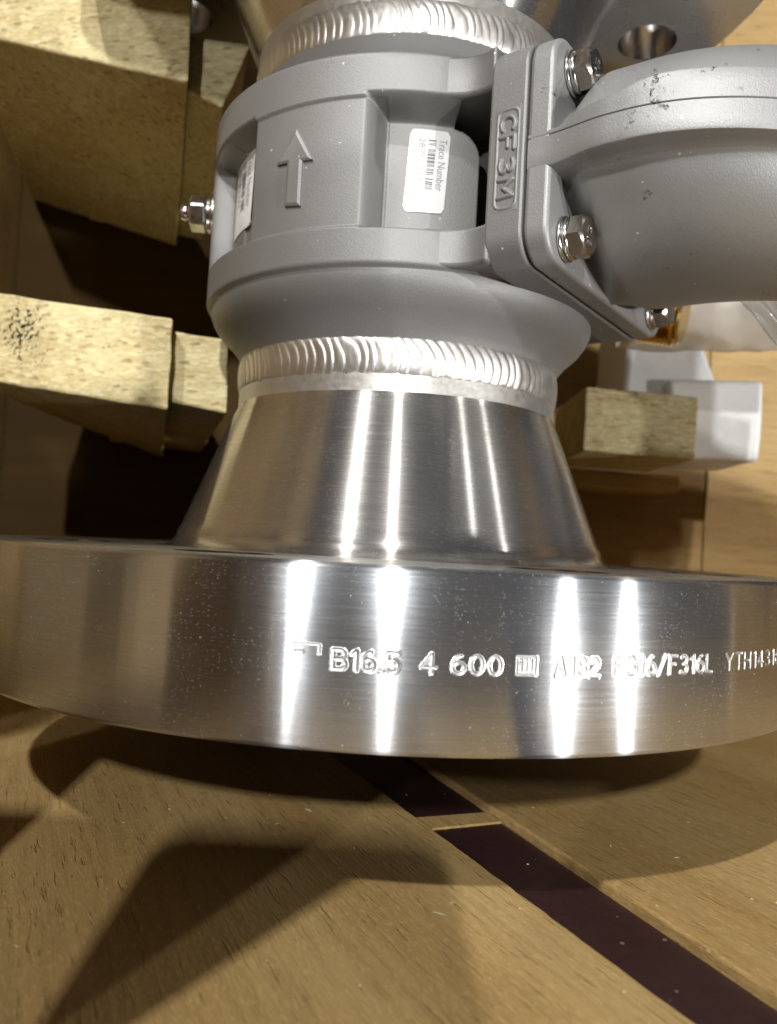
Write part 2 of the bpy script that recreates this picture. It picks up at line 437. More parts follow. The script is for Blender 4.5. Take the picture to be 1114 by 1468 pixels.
# ------------------------------------------------------------------ white foam, bag, brass plug
t = NT('white_foam'); vec = t.coord()
n1 = t.noise(vec, 300, 3, 0.6)
c_ = t.mix(n1, (0.72, 0.73, 0.74), (0.84, 0.84, 0.85))
MAT['foam'] = t.done(t.principled(Base_Color=c_, Roughness=0.75, Subsurface_Weight=0.15, Subsurface_Radius=(0.01, 0.01, 0.01), Normal=t.bump(n1, 0.0006, 0.4)))
def foam(corners, label, seed):
    V, F = box_verts(corners)
    o = new_obj('foam_block', V, F, MAT['foam'], smooth=True)
    bm = bmesh.new(); bm.from_mesh(o.data)
    bmesh.ops.bevel(bm, geom=bm.edges[:], offset=0.003, segments=3, affect='EDGES', profile=0.5)
    bmesh.ops.subdivide_edges(bm, edges=[e for e in bm.edges if e.calc_length() > 0.012], cuts=8, use_grid_fill=True)
    for v in bm.verts:
        q = v.co * 35 + Vector((seed * 5.3, 0, 0))
        v.co += Vector((mnoise.noise(q), mnoise.noise(q + Vector((7, 0, 0))), mnoise.noise(q + Vector((0, 7, 0))))) * 0.0011
    bm.to_mesh(o.data); bm.free()
    tag(o, label, 'foam', 'white packing foam'); return o
foam([(150, 142, 60), (201, 140, 59.5), (202, 140, 104.5), (150, 142, 103), (150, 195, 60), (201, 195, 59.5), (202, 195, 104.5), (150, 195, 103)],
     'white foam block behind the short particle board', 1)
foam([(128, 150, 88), (181, 150, 103), (172, 150, 124), (130, 150, 140), (128, 215, 88), (181, 215, 103), (172, 215, 124), (130, 215, 140)],
     'white foam piece under the clear plastic bag', 2)

# ------------------------------------------------------------------ flow meter
meter = empty('flow_meter', (0, 0, -45.1))
tag(meter, 'stainless steel flanged flow meter with cast grey body and side housing', 'flow meter')

def disc_with_holes(r_out, r_in, zf, holes, hole_r, n=256, nh=40):
    bm = bmesh.new()
    def loop(cx, cy, r, k):
        vs = [bm.verts.new((cx + r * math.sin(2 * math.pi * i / k), cy - r * math.cos(2 * math.pi * i / k), zf)) for i in range(k)]
        return [bm.edges.new((vs[i], vs[(i + 1) % k])) for i in range(k)]
    E_ = loop(0, 0, r_out, n) + loop(0, 0, r_in, n)
    for cx, cy in holes: E_ += loop(cx, cy, hole_r, nh)
    bmesh.ops.triangle_fill(bm, use_beauty=True, use_dissolve=False, edges=E_)
    bm.verts.index_update()
    V = [tuple(v.co) for v in bm.verts]; F = [tuple(v.index for v in f.verts) for f in bm.faces]
    bm.free(); return V, F
def add(A, B):
    k = len(A[0]); return A[0] + B[0], A[1] + [tuple(i + k for i in f) for f in B[1]]
holes = [(107.95 * math.sin(R_(22.5 + 45 * k)), -107.95 * math.cos(R_(22.5 + 45 * k))) for k in range(8)]
def hole_walls(z0, z1, r):
    V, F = [], []
    for cx, cy in holes:
        pv, pf = revolve([(r, z0), (r, z1)], 40)
        V, F = add((V, F), ([(x + cx, y + cy, z_) for x, y, z_ in pv], pf))
    return V, F

def make_flange(sign, zface):
    """weld-neck flange; sign=+1: neck points up from face zface"""
    zz = lambda h: zface + sign * h
    rim = revolve([(135.3, zz(0)), (136.1, zz(-0.35)), (136.5, zz(-1.1)), (136.5, zz(-36.9)), (136.1, zz(-37.7)), (135.3, zz(-38.1))], 360)
    fl = new_obj('flange', *rim, MAT['flange'], meter, angle=50)
    fa = disc_with_holes(135.3, 77.5, zz(0), holes, 12.2)
    fb = disc_with_holes(135.3, 40, zz(-38.1), holes, 12.7)
    ff = add(fa, fb)
    new_obj('flange_face', *ff, MAT['face'], fl, smooth=False)
    first = None
    for cx, cy in holes:
        if first is None:
            hv, hf = revolve([(12.2, zz(0) + sign * 0.0), (12.7, zz(-0.5)), (12.7, zz(-38.1))], 40)
            first = new_obj('bolt_hole', hv, hf, MAT['washer'], fl); h_ = first
        else:
            h_ = first.copy(); col.objects.link(h_)
        base_ = -(fl.location + meter.location)
        h_.location = base_ + Vector((cx, cy, 0)) * S
    new_obj('raised_face', *revolve([(40, zz(-38.1)), (78.6, zz(-38.1)), (78.6, zz(-45.1)), (40, zz(-45.1)), (40, zz(-38.1))], 128), MAT['face'], fl)
    prof = [(82.5, zz(0.0))]
    for i in range(9):                       # fillet at the foot of the hub
        a = R_(90 * i / 8); prof.append((80.5 - 5.2 * math.sin(a) + 0.4, zz(0.05 + 5.0 * (1 - math.cos(a)))))
    prof += [(74.4, zz(7)), (66.6, zz(27)), (58.6, zz(47.0)), (57.75, zz(48.6)), (57.4, zz(50))]
    hub = new_obj('hub', *revolve(prof, 360), MAT['hub'], meter, angle=60)
    new_obj('neck', *revolve([(57.4, zz(50)), (57.35, zz(51)), (57.3, zz(58))], 256), MAT['neck'], meter, angle=60)
    return fl
lower_flange = make_flange(1, 0.0)
upper_flange = make_flange(-1, 225.5)
lower_flange['label'] = 'shiny turned rim stamped with grade and size marks'
upper_flange['label'] = 'flange with round bolt holes at the arrow end'

def weld(z0, z1, r0, pitch, seed, flip):
    n, m = 1500, 30
    rnd = random.Random(seed)
    V, F = [], []
    for i in range(n):
        u = 2 * math.pi * i / n
        arc = u * r0
        for k in range(m + 1):
            v = -1 + 2 * k / m
            wob = 0.55 * mnoise.noise(Vector((arc * 0.11, seed, v * 0.6)))
            edge = 0.5 * mnoise.noise(Vector((arc * 0.33, seed + 5, 0))) * abs(v) ** 3
            ph = (arc + 0.9 * wob + 1.6 * mnoise.noise(Vector((arc * 0.16, seed + 9, 0)))) / pitch + flip * (0.75 * v * v + 0.5 * v)
            fr = ph - math.floor(ph)
            sc_ = (fr ** 1.5) * (1 - fr) ** 0.45 * 2.0
            amp = 0.30 * (0.1 + 1.8 * (0.5 + 0.5 * mnoise.noise(Vector((math.floor(ph) * 1.7, seed, 1))))) * max(0.0, 1 - abs(v) ** 4)
            r = r0 - 0.35 + 1.05 * (1 - v * v) ** 0.55 + amp * sc_ * 1.05 + 0.05 * mnoise.noise(Vector((arc * 0.7, v * 2.0, seed)))
            z_ = (z0 + z1) / 2 + v * (z1 - z0) / 2 + edge * 1.3
            V.append((r * math.sin(u), -r * math.cos(u), z_))
    for i in range(n):
        j = (i + 1) % n
        for k in range(m): F.append((i * (m + 1) + k, j * (m + 1) + k, j * (m + 1) + k + 1, i * (m + 1) + k + 1))
    return V, F
o = new_obj('weld_bead', *weld(54.8, 67.2, 57.3, 3.3, 3, 1), MAT['weld'], meter, angle=180); o['label'] = 'rippled weld bead between the hub and the cast body'
o = new_obj('weld_bead', *weld(159.4, 171.6, 57.3, 2.8, 8, 1), MAT['weld'], meter, angle=180); o['label'] = 'rippled weld bead above the cast body'

# cast body: height field r(az, z)
Z0, Z1, RB = 83.6, 147.0, 70.6
def sm(x, a, b):
    t_ = min(1, max(0, (x - a) / (b - a))); return t_ * t_ * (3 - 2 * t_)
def body_r(az, z_):
    r = RB
    # arrow panel, slightly below the rings
    inz = sm(z_, 94.9, 95.5) * (1 - sm(z_, 133.2, 133.8))
    if -60 <= az <= -7: r -= 0.75 * inz
    # pocket with the trace label
    if -16 <= az <= 80:
        wall_l = sm(az, -12.2, -6.6)
        zz0 = sm(z_, 94.6, 96.2)
        zz1 = 1 - sm(z_, 129.8, 135.2)
        # rounded upper right corner
        r -= (9.4 - 0.75 * inz * (1 - wall_l)) * min(wall_l, zz0, zz1)
        # the label pad ends in a rounded corner; behind it the casting is hollow
        ua, uz = max(0.0, (az - 12.0) * 1.065), max(0.0, z_ - 121.5)
        dist_ = math.hypot(ua, uz) if (ua > 0 and uz > 0) else max(ua, uz if az > 12 else 0.0)
        r -= 17.0 * sm(dist_, 8.2, 9.2) * min(zz0, 1 - sm(z_, 133.4, 134.6)) * (1.0 if az > 11 else 0.0)
    # pocket on the far side of the arrow panel
    if az <= -43:
        wall_r = 1 - sm(az, -45.0, -44.2)
        wall_l = 1 - sm(-az, 76.5, 80)
        r -= 8.2 * min(wall_r, wall_l) * min(sm(z_, 94.8, 95.8), 1 - sm(z_, 131.0, 135.0))
    # rounded ring edges
    e = min(z_ - Z0, Z1 - z_)
    if e < 1.6: r -= 1.6 - math.sqrt(max(0, 1.6 ** 2 - (1.6 - e) ** 2))
    return r
azs = []
a = -130.0
while a < 80: azs.append(a); a += 0.4
while a < 230: azs.append(a); a += 2.5
zs = [Z0 + (Z1 - Z0) * i / 158 for i in range(159)]
prof_lo = [(57.5, 66.2), (58.1, 67.4), (58.9, 68.8), (60.2, 70.4), (61.6, 72.2), (63.8, 74.1), (66.0, 76.3), (67.7, 78.8), (68.7, 81.2), (68.9, 82.6), (69.0, Z0 - 0.15)]
prof_hi = [(68.4, Z1 + 0.1), (66.0, 147.6), (62.5, 149.2), (60.5, 151.5), (59.0, 154.5), (58.2, 158), (57.4, 160.5)]
V, F = [], []
m = len(prof_lo) + len(zs) + len(prof_hi)
for az in azs:
    for r, z_ in prof_lo: V.append(cylpt(az, r, z_))
    for z_ in zs: V.append(cylpt(az, body_r(az if az < 180 else az - 360, z_), z_))
    for r, z_ in prof_hi: V.append(cylpt(az, r, z_))
n = len(azs)
for i in range(n):
    j = (i + 1) % n
    for k in range(m - 1): F.append((i * m + k, j * m + k, j * m + k + 1, i * m + k + 1))
body = new_obj('body', V, F, MAT['cast'], meter, angle=180)
body['label'] = 'blasted grey cast body with recessed windows'

# raised flow arrow
arrow = [(-29.55, 126.2), (-35.2, 116.6), (-31.75, 116.4), (-31.9, 103.3), (-27.3, 102.6), (-27.4, 116.1), (-24.6, 116.0)]
def arrow_pt(u, v, d):
    return cylpt(u, RB - 0.75 + d, v)
inner = []
cx = sum(p[0] for p in arrow) / 7; cz = sum(p[1] for p in arrow) / 7
V = [arrow_pt(u, v, -0.4) for u, v in arrow] + [arrow_pt(u, v, 0.8) for u, v in arrow]
ins = [(-29.6, 124.6), (-34.1, 117.2), (-31.0, 117.0), (-31.15, 104.0), (-28.0, 103.5), (-28.1, 116.7), (-25.7, 116.7)]
V += [arrow_pt(u, v, 1.15) for u, v in ins]
F = []
for i in range(7):
    j = (i + 1) % 7
    F += [(i, j, 7 + j, 7 + i), (7 + i, 7 + j, 14 + j, 14 + i)]
F += [(14, 15, 16, 19, 20), (16, 17, 18, 19)]
o = new_obj('arrow', V, F, MAT['cast'], body, smooth=False); o['label'] = 'raised flow arrow pointing up'

# side outlet: manifold flange, cover plate, housing
PH = 0.949
N_ = Vector((math.sin(PH), -math.cos(PH), 0)); T_ = Vector((math.cos(PH), math.sin(PH), 0))
def P3(d, s, z_): q = N_ * d + T_ * s; return (q.x, q.y, z_)
ZM = 115.6
mf = new_obj('manifold_flange', *prism(round_rect(-50, 50, 82.7, 146, 8.5, 8), 61.5, 73.0, lambda u, v, d: P3(d, u, v)), MAT['cast'], meter, angle=40)
bevel(mf, 0.9, 3, 50)
def arm_outline():
    P = [(30, -46), (44.0, -54.6), (47.0, -52.4), (50.0, -50.4), (53.0, -49.0), (56.0, -48.4), (58.5, -48.5), (60.5, -49.0), (62.5, -49.8)]
    return P + [(u, -v) for u, v in reversed(P)]
for z0, z1 in ((84.2, 95.4), (134.2, 146.3)):
    poly = arm_outline()
    o = new_obj('outlet_rib', *prism(poly, z0, z1, lambda u, v, d: P3(u, v, d)), MAT['cast'], meter, angle=30)
    bevel(o, 1.2, 3, 50)
new_obj('outlet_core', *prism([(30, -24), (62, -26), (62, 26), (30, 24)], 90, 140, lambda u, v, d: P3(u, v, d)), MAT['cast'], meter, smooth=False)
new_obj('gasket', *prism(round_rect(-49.2, 49.2, 83.5, 145.2, 8, 8), 72.9, 73.6, lambda u, v, d: P3(d, u, v)), MAT['seam'], meter, smooth=False)
cover = new_obj('cover_plate', *prism(round_rect(-50, 50, 82.9, 145.8, 9, 8), 73.45, 80.6, lambda u, v, d: P3(d, u, v)), MAT['case'], meter, angle=40)
bevel(cover, 1.3, 4, 50)

def se(a, b, p, th):
    c, s = math.cos(th), math.sin(th)
    return (a * math.copysign(abs(c) ** (2 / p), c), b * math.copysign(abs(s) ** (2 / p), s))
def shell(sg):
    """half housing; sg=-1 below the seam, +1 above"""
    ds = [73.9, 75, 76.5, 78, 79.2] + [80.2 + 0.9 * i for i in range(34)] + [111 + 2 * i for i in range(29)]
    V, F = [], []
    m = None
    for d in ds:
        k = sm(d, 80.4, 90)
        a_, b_, p_ = 47.5 - 1.5 * k, 32.3, 1.30 + 0.78 * k
        rim = 50.08 if d < 78.5 else 50.08 + 2.3 * sm(d, 78.5, 97)
        cs = 0.0 if d < 100 else (d - 100) ** 2 / 92.0
        if d > 145:
            f_ = math.sqrt(max(0.02, 1 - ((d - 145) / 23.0) ** 2)); rim *= f_; a_ *= f_; b_ *= 0.4 + 0.6 * f_
        lift = 0.0
        hr = 8.6 - 0.9 * sm(d, 80, 92) if sg < 0 else 1.6 + 2.9 * sm(d, 82, 92) + 3.4 * sm(d, 90, 112)
        sec = []
        e0 = 0.07
        sec += [(rim - 2.5, e0), (rim - 0.22, e0), (rim, e0 + 0.2), (rim + 0.02, hr * 0.5), (rim, hr - 0.8), (rim - 0.25, hr - 0.25), (rim - 0.8, hr)]
        # underside of rim runs in to the tube
        th0 = None
        curve = []
        for i in range(41):
            th = math.pi / 2 * i / 40
            curve.append(se(a_, b_, p_, th))
        cur = [q for q in curve if q[1] > hr + 3.0 and q[0] < rim - 2.0]
        q0 = cur[0]
        for f_ in (0.45, 0.75, 0.92):
            sec.append((sec[6][0] + (q0[0] - sec[6][0]) * f_, hr + (q0[1] - hr) * f_ ** 4))
        # resample the tube curve to a fixed count
        L = [0]
        for i in range(1, len(cur)): L.append(L[-1] + math.hypot(cur[i][0] - cur[i - 1][0], cur[i][1] - cur[i - 1][1]))
        for i in range(26):
            tt = L[-1] * i / 25
            j = max(x for x in range(len(L)) if L[x] <= tt + 1e-9)
            j = min(j, len(L) - 2); f_ = (tt - L[j]) / max(1e-9, L[j + 1] - L[j])
            sec.append((cur[j][0] + (cur[j + 1][0] - cur[j][0]) * f_, cur[j][1] + (cur[j + 1][1] - cur[j][1]) * f_))
        full = [(-u, v) for u, v in sec] + [(u, v) for u, v in reversed(sec[:-1])]
        m = len(full)
        for u, v in full: V.append(P3(d, u + cs, ZM + sg * v + lift))
    for i in range(len(ds) - 1):
        for k in range(m):
            F.append((i * m + k, (i + 1) * m + k, (i + 1) * m + (k + 1) % m, i * m + (k + 1) % m))
    F.append(tuple(range((len(ds) - 1) * m, len(ds) * m)))
    return V, F
o = new_obj('lower_shell', *shell(-1), MAT['case'], meter, angle=28); o['label'] = 'rounded lower half of the grey side housing'
o = new_obj('upper_shell', *shell(1), MAT['case'], meter, angle=28); o['label'] = 'upper half of the grey side housing above the seam'

# bolts
def hex_bolt(d0, s0, z0, parent, rot=0.0, mark=True):
    AF = 5.2; rh = AF / math.cos(R_(30))
    hz = lambda k, f_: (rh * f_ * math.cos(R_(60 * k) + rot), rh * f_ * math.sin(R_(60 * k) + rot))
    V, F = [], []
    base = 2.9
    n = 36
    def hexr(th):                               # hexagon radius along a direction
        t_ = (th - rot) % R_(60) - R_(30); return AF / math.cos(t_)
    rings = []
    for h, f_ in ((base, 1.0), (base + 3.4, 1.0), (base + 4.3, None), (base + 4.35, 0)):
        ring = []
        for i in range(n):
            th = 2 * math.pi * i / n + rot
            if f_ == 1.0:
                r = hexr(th)
                hh = h
                if h > base: hh = h + 0.55 - 0.75 * max(0, (r - AF) / (rh - AF))
            elif f_ is None: r, hh = AF * 0.93, h
            else: r, hh = AF * 0.62, h
            ring.append(P3(d0 + hh, s0 + r * math.cos(th), z0 + r * math.sin(th)))
        rings.append(ring)
    for ring in rings: V += ring
    for q in range(len(rings) - 1):
        for i in range(n): F.append((q * n + i, q * n + (i + 1) % n, (q + 1) * n + (i + 1) % n, (q + 1) * n + i))
    F.append(tuple(range((len(rings) - 1) * n, len(rings) * n)))
    F.append(tuple(range(n)))
    b = new_obj('bolt', V, F, MAT['bolt'], parent, angle=28)
    # plain washer and split lock washer
    def ring_obj(name, ra, rb, h0, h1, gap, skew):
        V, F = [], []
        n = 48
        for i in range(n + 1):
            th = R_(100) + (2 * math.pi - gap) * i / n
            sk = skew * (i / n - 0.5)
            for r, h in ((ra, h0), (rb - 0.4, h0), (rb, h0 + 0.4), (rb, h1 - 0.4), (rb - 0.4, h1), (ra, h1)):
                V.append(P3(d0 + h + sk, s0 + r * math.cos(th), z0 + r * math.sin(th)))
        for i in range(n):
            for k in range(6): F.append((i * 6 + k, i * 6 + (k + 1) % 6, (i + 1) * 6 + (k + 1) % 6, (i + 1) * 6 + k))
        F += [tuple(range(6)), tuple(range(n * 6, n * 6 + 6))]
        return new_obj(name, V, F, MAT['washer'], b, angle=50)
    ring_obj('washer', 3.4, 6.3, 0.0, 1.2, 0.0, 0.0)
    ring_obj('lock_washer', 3.4, 5.8, 1.25, 2.85, 0.06, 0.4)
    if mark:
        for s, v0, v1 in (('A2', 0.6, 3.2), ('70', -3.4, -0.9)):
            TV, TF = text_mesh(s, 3, extrude=0.12)
            TV = fit(TV, -2.0, 1.7, v0 * 0.8, v1 * 0.8)
            new_obj('head_marking', [P3(d0 + base + 4.35 + w_ * 1.6, s0 + u * 0.9, z0 + v) for u, v, w_ in TV], TF, MAT['washer'], b, smooth=False)
    return b
hex_bolt(80.6, -38, 137.7, meter, 0.35)
hex_bolt(80.6, -38, 90.9, meter, 0.12)
hex_bolt(80.6, 38, 90.9, meter, 0.4, False)
hex_bolt(80.6, 38, 137.7, meter, 0.2, False)

# CF3M cast mark on the flange edge (plane s = -50), reading downward
def edge_pt(u, v, w_):           # u along reading direction (down), v letter height (towards housing), w outward
    return P3(64.6 + v, -50 - w_, 125.2 - u)
import numpy as np
def arcp(cx, cy, rx, ry, a0, a1, n=10):
    return [(cx + rx * math.cos(R_(a0 + (a1 - a0) * i / n)), cy + ry * math.sin(R_(a0 + (a1 - a0) * i / n))) for i in range(n + 1)]
GL = {
 '^': [[(0, 1), (.6, 1), (.6, .5)], [(.05, .62), (.2, .6)]],
 'C': [arcp(.34, .5, .32, .5, 50, 310, 16)],
 'M': [[(0, 0), (.04, 1), (.36, .35), (.68, 1), (.72, 0)]],
 'B': [[(0, 0), (0, 1)], [(0, 1), (.35, 1)] + arcp(.35, .76, .22, .24, 90, -90) + [(0, .52)], [(.35, .52)] + arcp(.35, .26, .27, .26, 90, -90) + [(0, 0)]],
 '1': [[(.08, .8), (.3, 1), (.3, 0)]],
 '6': [arcp(.3, .3, .28, .3, 0, 360, 18), [(.03, .33)] + arcp(.42, .36, .40, .62, 175, 95, 8)],
 '.': [[(.12, .03), (.16, .03)]],
 '5': [[(.55, 1), (.1, 1), (.06, .55)] + arcp(.28, .32, .30, .32, 120, -140, 14)],
 '4': [[(.45, 0), (.45, 1), (.0, .3), (.62, .3)]],
 '0': [arcp(.3, .5, .28, .5, 0, 360, 22)],
 'I': [[(.15, 0), (.15, 1)]],
 'A': [[(0, 0), (.3, 1), (.6, 0)], [(.12, .34), (.48, .34)]],
 '8': [arcp(.3, .76, .23, .24, 0, 360, 16), arcp(.3, .27, .29, .27, 0, 360, 16)],
 '2': [arcp(.3, .72, .27, .28, 165, -30, 10) + [(.02, 0), (.6, 0)]],
 'F': [[(0, 0), (0, 1), (.52, 1)], [(0, .52), (.42, .52)]],
 '3': [arcp(.28, .76, .25, .24, 140, -80, 10), arcp(.28, .27, .29, .27, 80, -140, 12)],
 '/': [[(0, -.05), (.5, 1.05)]],
 'L': [[(0, 1), (0, 0), (.5, 0)]],
 'Y': [[(0, 1), (.3, .5), (.6, 1)], [(.3, .5), (.3, 0)]],
 'T': [[(0, 1), (.6, 1)], [(.3, 1), (.3, 0)]],
 'H': [[(0, 0), (0, 1)], [(.6, 0), (.6, 1)], [(0, .5), (.6, .5)]],
 '-': [[(.05, .5), (.45, .5)]],
}
ADV = {'M': .98, 'C': .84, '.': .34, 'I': .42, '1': .6}
def strokes(s_, u0, u1, v0, v1):
    segs, x = [], 0.0
    for c in s_:
        for pl in GL[c]:
            for a_, b_ in zip(pl, pl[1:]): segs.append((a_[0] + x, a_[1], b_[0] + x, b_[1]))
        x += ADV.get(c, .86)
    x -= .26
    return [(u0 + a_ / x * (u1 - u0), v0 + b_ * (v1 - v0), u0 + c / x * (u1 - u0), v0 + d * (v1 - v0)) for a_, b_, c, d in segs]
segs = strokes('CF3M', 1.4, 24.2, 0.9, 5.1)
nu, nv = 240, 66
U, Vv = np.meshgrid(np.linspace(-1.6, 28.4, nu + 1), np.linspace(-1.2, 7.0, nv + 1), indexing='ij')
def seg_dist(segs):
    D = np.full(U.shape, 9.0)
    for x0, y0, x1, y1 in segs:
        dx, dy = x1 - x0, y1 - y0
        tt = np.clip(((U - x0) * dx + (Vv - y0) * dy) / (dx * dx + dy * dy + 1e-9), 0, 1)
        D = np.minimum(D, np.hypot(U - x0 - tt * dx, Vv - y0 - tt * dy))
    return D
rr = round_rect(-0.5, 27.3, -0.3, 6.2, 2.0, 5)
Db = seg_dist([(*rr[i], *rr[(i + 1) % len(rr)]) for i in range(len(rr))])
H = 0.62 * np.clip(1 - (seg_dist(segs) / 0.72) ** 2, 0, 1) ** 0.6 + 0.24 * np.clip(1 - (Db / 0.5) ** 2, 0, 1)
edge_ = np.minimum(np.minimum(U + 1.6, 28.4 - U), np.minimum(Vv + 1.2, 7.0 - Vv))
H = H + np.where(edge_ < 0.25, -0.15, 0.03)
Va = [edge_pt(u, v, h) for u, v, h in zip(U.reshape(-1).tolist(), Vv.reshape(-1).tolist(), H.reshape(-1).tolist())]
Fa = [(i * (nv + 1) + k, (i + 1) * (nv + 1) + k, (i + 1) * (nv + 1) + k + 1, i * (nv + 1) + k + 1) for i in range(nu) for k in range(nv)]
o = new_obj('cast_mark', Va, Fa, MAT['cast'], mf, angle=180); o['label'] = 'raised letters CF3M reading downward'

# earthing stud with nut and washers, on the shaded flank
AZS, ZS = -86.0, 121.0
ez = Vector((math.sin(R_(AZS)), -math.cos(R_(AZS)), 0)); et = Vector((math.cos(R_(AZS)), math.sin(R_(AZS)), 0))
def stud_pt(h, u, v): q = ez * h + et * u; return (q.x, q.y, ZS + v)
def lathe_at(profile, fn, n=32):
    V, F = [], []
    m = len(profile)
    for i in range(n):
        th = 2 * math.pi * i / n
        for h, r in profile: V.append(fn(h, r * math.cos(th), r * math.sin(th)))
    for i in range(n):
        j = (i + 1) % n
        for q in range(m - 1): F.append((i * m + q, j * m + q, j * m + q + 1, i * m + q + 1))
    return V, F
prof = [(55, 2.6)]
for i in range(13): prof += [(68 + i * 1.0, 2.7), (68.5 + i * 1.0, 3.0)]
prof += [(81.2, 3.0), (82.4, 2.6), (83.1, 1.5), (83.3, 0.01)]
stud = new_obj('earthing_stud', *lathe_at(prof, stud_pt), MAT['washer'], meter, angle=30)
V, F = prism([(5.9 / math.cos(R_(30)) * math.cos(R_(60 * k + 12)), 5.9 / math.cos(R_(30)) * math.sin(R_(60 * k + 12))) for k in range(6)], 73.0, 79.2, lambda u, v, d: stud_pt(d, u, v))
bevel(new_obj('nut', V, F, MAT['washer'], stud, smooth=False), 0.9, 2, 25)
new_obj('washer', *lathe_at([(69.6, 2.6), (69.6, 7.4), (70.0, 7.8), (70.8, 7.8), (71.2, 7.4), (71.2, 2.6)], stud_pt, 40), MAT['bolt'], stud)
new_obj('washer', *lathe_at([(71.25, 2.6), (71.25, 6.4), (71.6, 6.8), (72.6, 6.8), (72.95, 6.4), (72.95, 2.6)], stud_pt, 40), MAT['washer'], stud)
new_obj('boss', *lathe_at([(56, 6.4), (69.2, 6.0), (69.6, 5.6), (69.6, 0.1)], stud_pt, 40), MAT['cast'], stud)

# tab behind the housing
poly = [(-14, 0), (-9, 9), (-2, 16), (6, 19.5), (12, 18), (15, 10), (15.5, 0)]
V, F = prism(poly, 0, 3, lambda u, v, d: (124 + u, 62 + d, 218 + v))
o = new_obj('lifting_tab', V, F, MAT['case'], meter, smooth=False); bevel(o, 0.8, 2)
V, F = slab(60, 139, 65.2, 68, 150, 219)
new_obj('tab_bracket', V, F, MAT['case'], meter, smooth=False)

# stickers
t = NT('sticker_paper'); vec = t.coord()
n1 = t.noise(vec, 220, 3, 0.6)
MAT['paper'] = t.done(t.principled(Base_Color=t.mix(n1, (0.80, 0.81, 0.82), (0.88, 0.88, 0.89)), Roughness=0.22, Coat_Weight=0.5, Coat_Roughness=0.12, Normal=t.bump(t.noise(vec, 260, 2, 0.5), 0.0005, 0.35)))
t = NT('print_ink'); MAT['ink'] = t.done(t.principled(Base_Color=(0.10, 0.10, 0.11), Roughness=0.4))
t = NT('grey_ink'); MAT['ink2'] = t.done(t.principled(Base_Color=(0.30, 0.30, 0.31), Roughness=0.4))
def sticker(az0, az1, z0, z1, r, shift, label, number):
    """(u, v): u 0..W across (az), v 0..H up; shift = degrees the top leans"""
    Wd, Hd = (az1 - az0), (z1 - z0)
    def pt(u, v, w_): return cylpt(az0 + u * Wd + shift * (v - 0.5), r + w_, z0 + v * Hd)
    wm, hm = R_(Wd) * r, Hd
    rrp = round_rect(0, wm, 0, hm, 1.6, 5)
    V = [pt(u / wm, v / hm, 0.12) for u, v in rrp] + [pt(u / wm, v / hm, -0.1) for u, v in rrp]
    k = len(rrp)
    # curved face: strips across
    bm = bmesh.new()
    nu, nv = 14, 2
    V, F = [], []
    nseg = 16
    cols_ = []
    for i in range(nseg + 1):
        u = i / nseg
        du = min(u, 1 - u) * wm
        c = 1.5 - math.sqrt(max(0, 1.5 ** 2 - max(0, 1.5 - du) ** 2))
        lo, hi = c / hm, 1 - c / hm
        for q in range(7):
            v = lo + (hi - lo) * q / 6
            V.append(pt(u, v, 0.12))
        V.append(pt(u, lo, -0.3)); V.append(pt(u, hi, -0.3))
    for i in range(nseg):
        for q in range(6): F.append((i * 9 + q, (i + 1) * 9 + q, (i + 1) * 9 + q + 1, i * 9 + q + 1))
        F.append((i * 9, i * 9 + 7, (i + 1) * 9 + 7, (i + 1) * 9)); F.append((i * 9 + 6, (i + 1) * 9 + 6, (i + 1) * 9 + 8, i * 9 + 8))
    bm.free()
    st = new_obj('label_sticker', V, F, MAT['paper'], meter, angle=60); st['label'] = label
    # bar code: bars run across u, stacked down v
    rnd = random.Random(5)
    V, F = [], []
    y = 0.88
    while y > 0.28:
        h = rnd.choice((0.006, 0.010, 0.016, 0.024)); g = rnd.choice((0.008, 0.012, 0.02))
        if rnd.random() < 0.12: g += 0.03
        pv = []
        for q in range(4):
            u = 0.47 + 0.19 * q / 3; pv += [pt(u, y, 0.17), pt(u, y - h, 0.17)]
        b0 = len(V); V += pv
        for q in range(3): F.append((b0 + 2 * q, b0 + 2 * q + 1, b0 + 2 * q + 3, b0 + 2 * q + 2))
        y -= h + g
    new_obj('barcode', V, F, MAT['ink'], st, smooth=False)
    for s, u0, u1, v0, v1, mt in (('Trace Number', 0.74, 0.93, 0.90, 0.27, 'ink2'), (number, 0.24, 0.40, 0.90, 0.38, 'ink2')):
        TV, TF = text_mesh(s, 3)
        TV = fit(TV, 0, 1, 0, 1)
        new_obj('lettering', [pt(u0 + (u1 - u0) * b_, v0 + (v1 - v0) * a_, 0.18) for a_, b_, c_ in TV], TF, MAT[mt], st, smooth=False)
    return st
sticker(-1.3, 10.1, 103.3, 128.4, 61.35, 1.0, 'white barcode sticker in the open window beside the outlet', '28782233')
sticker(-73.5, -55.0, 106.5, 133.0, 62.6, 1.0, 'white barcode sticker on the shaded flank beside the stud', '28782233')

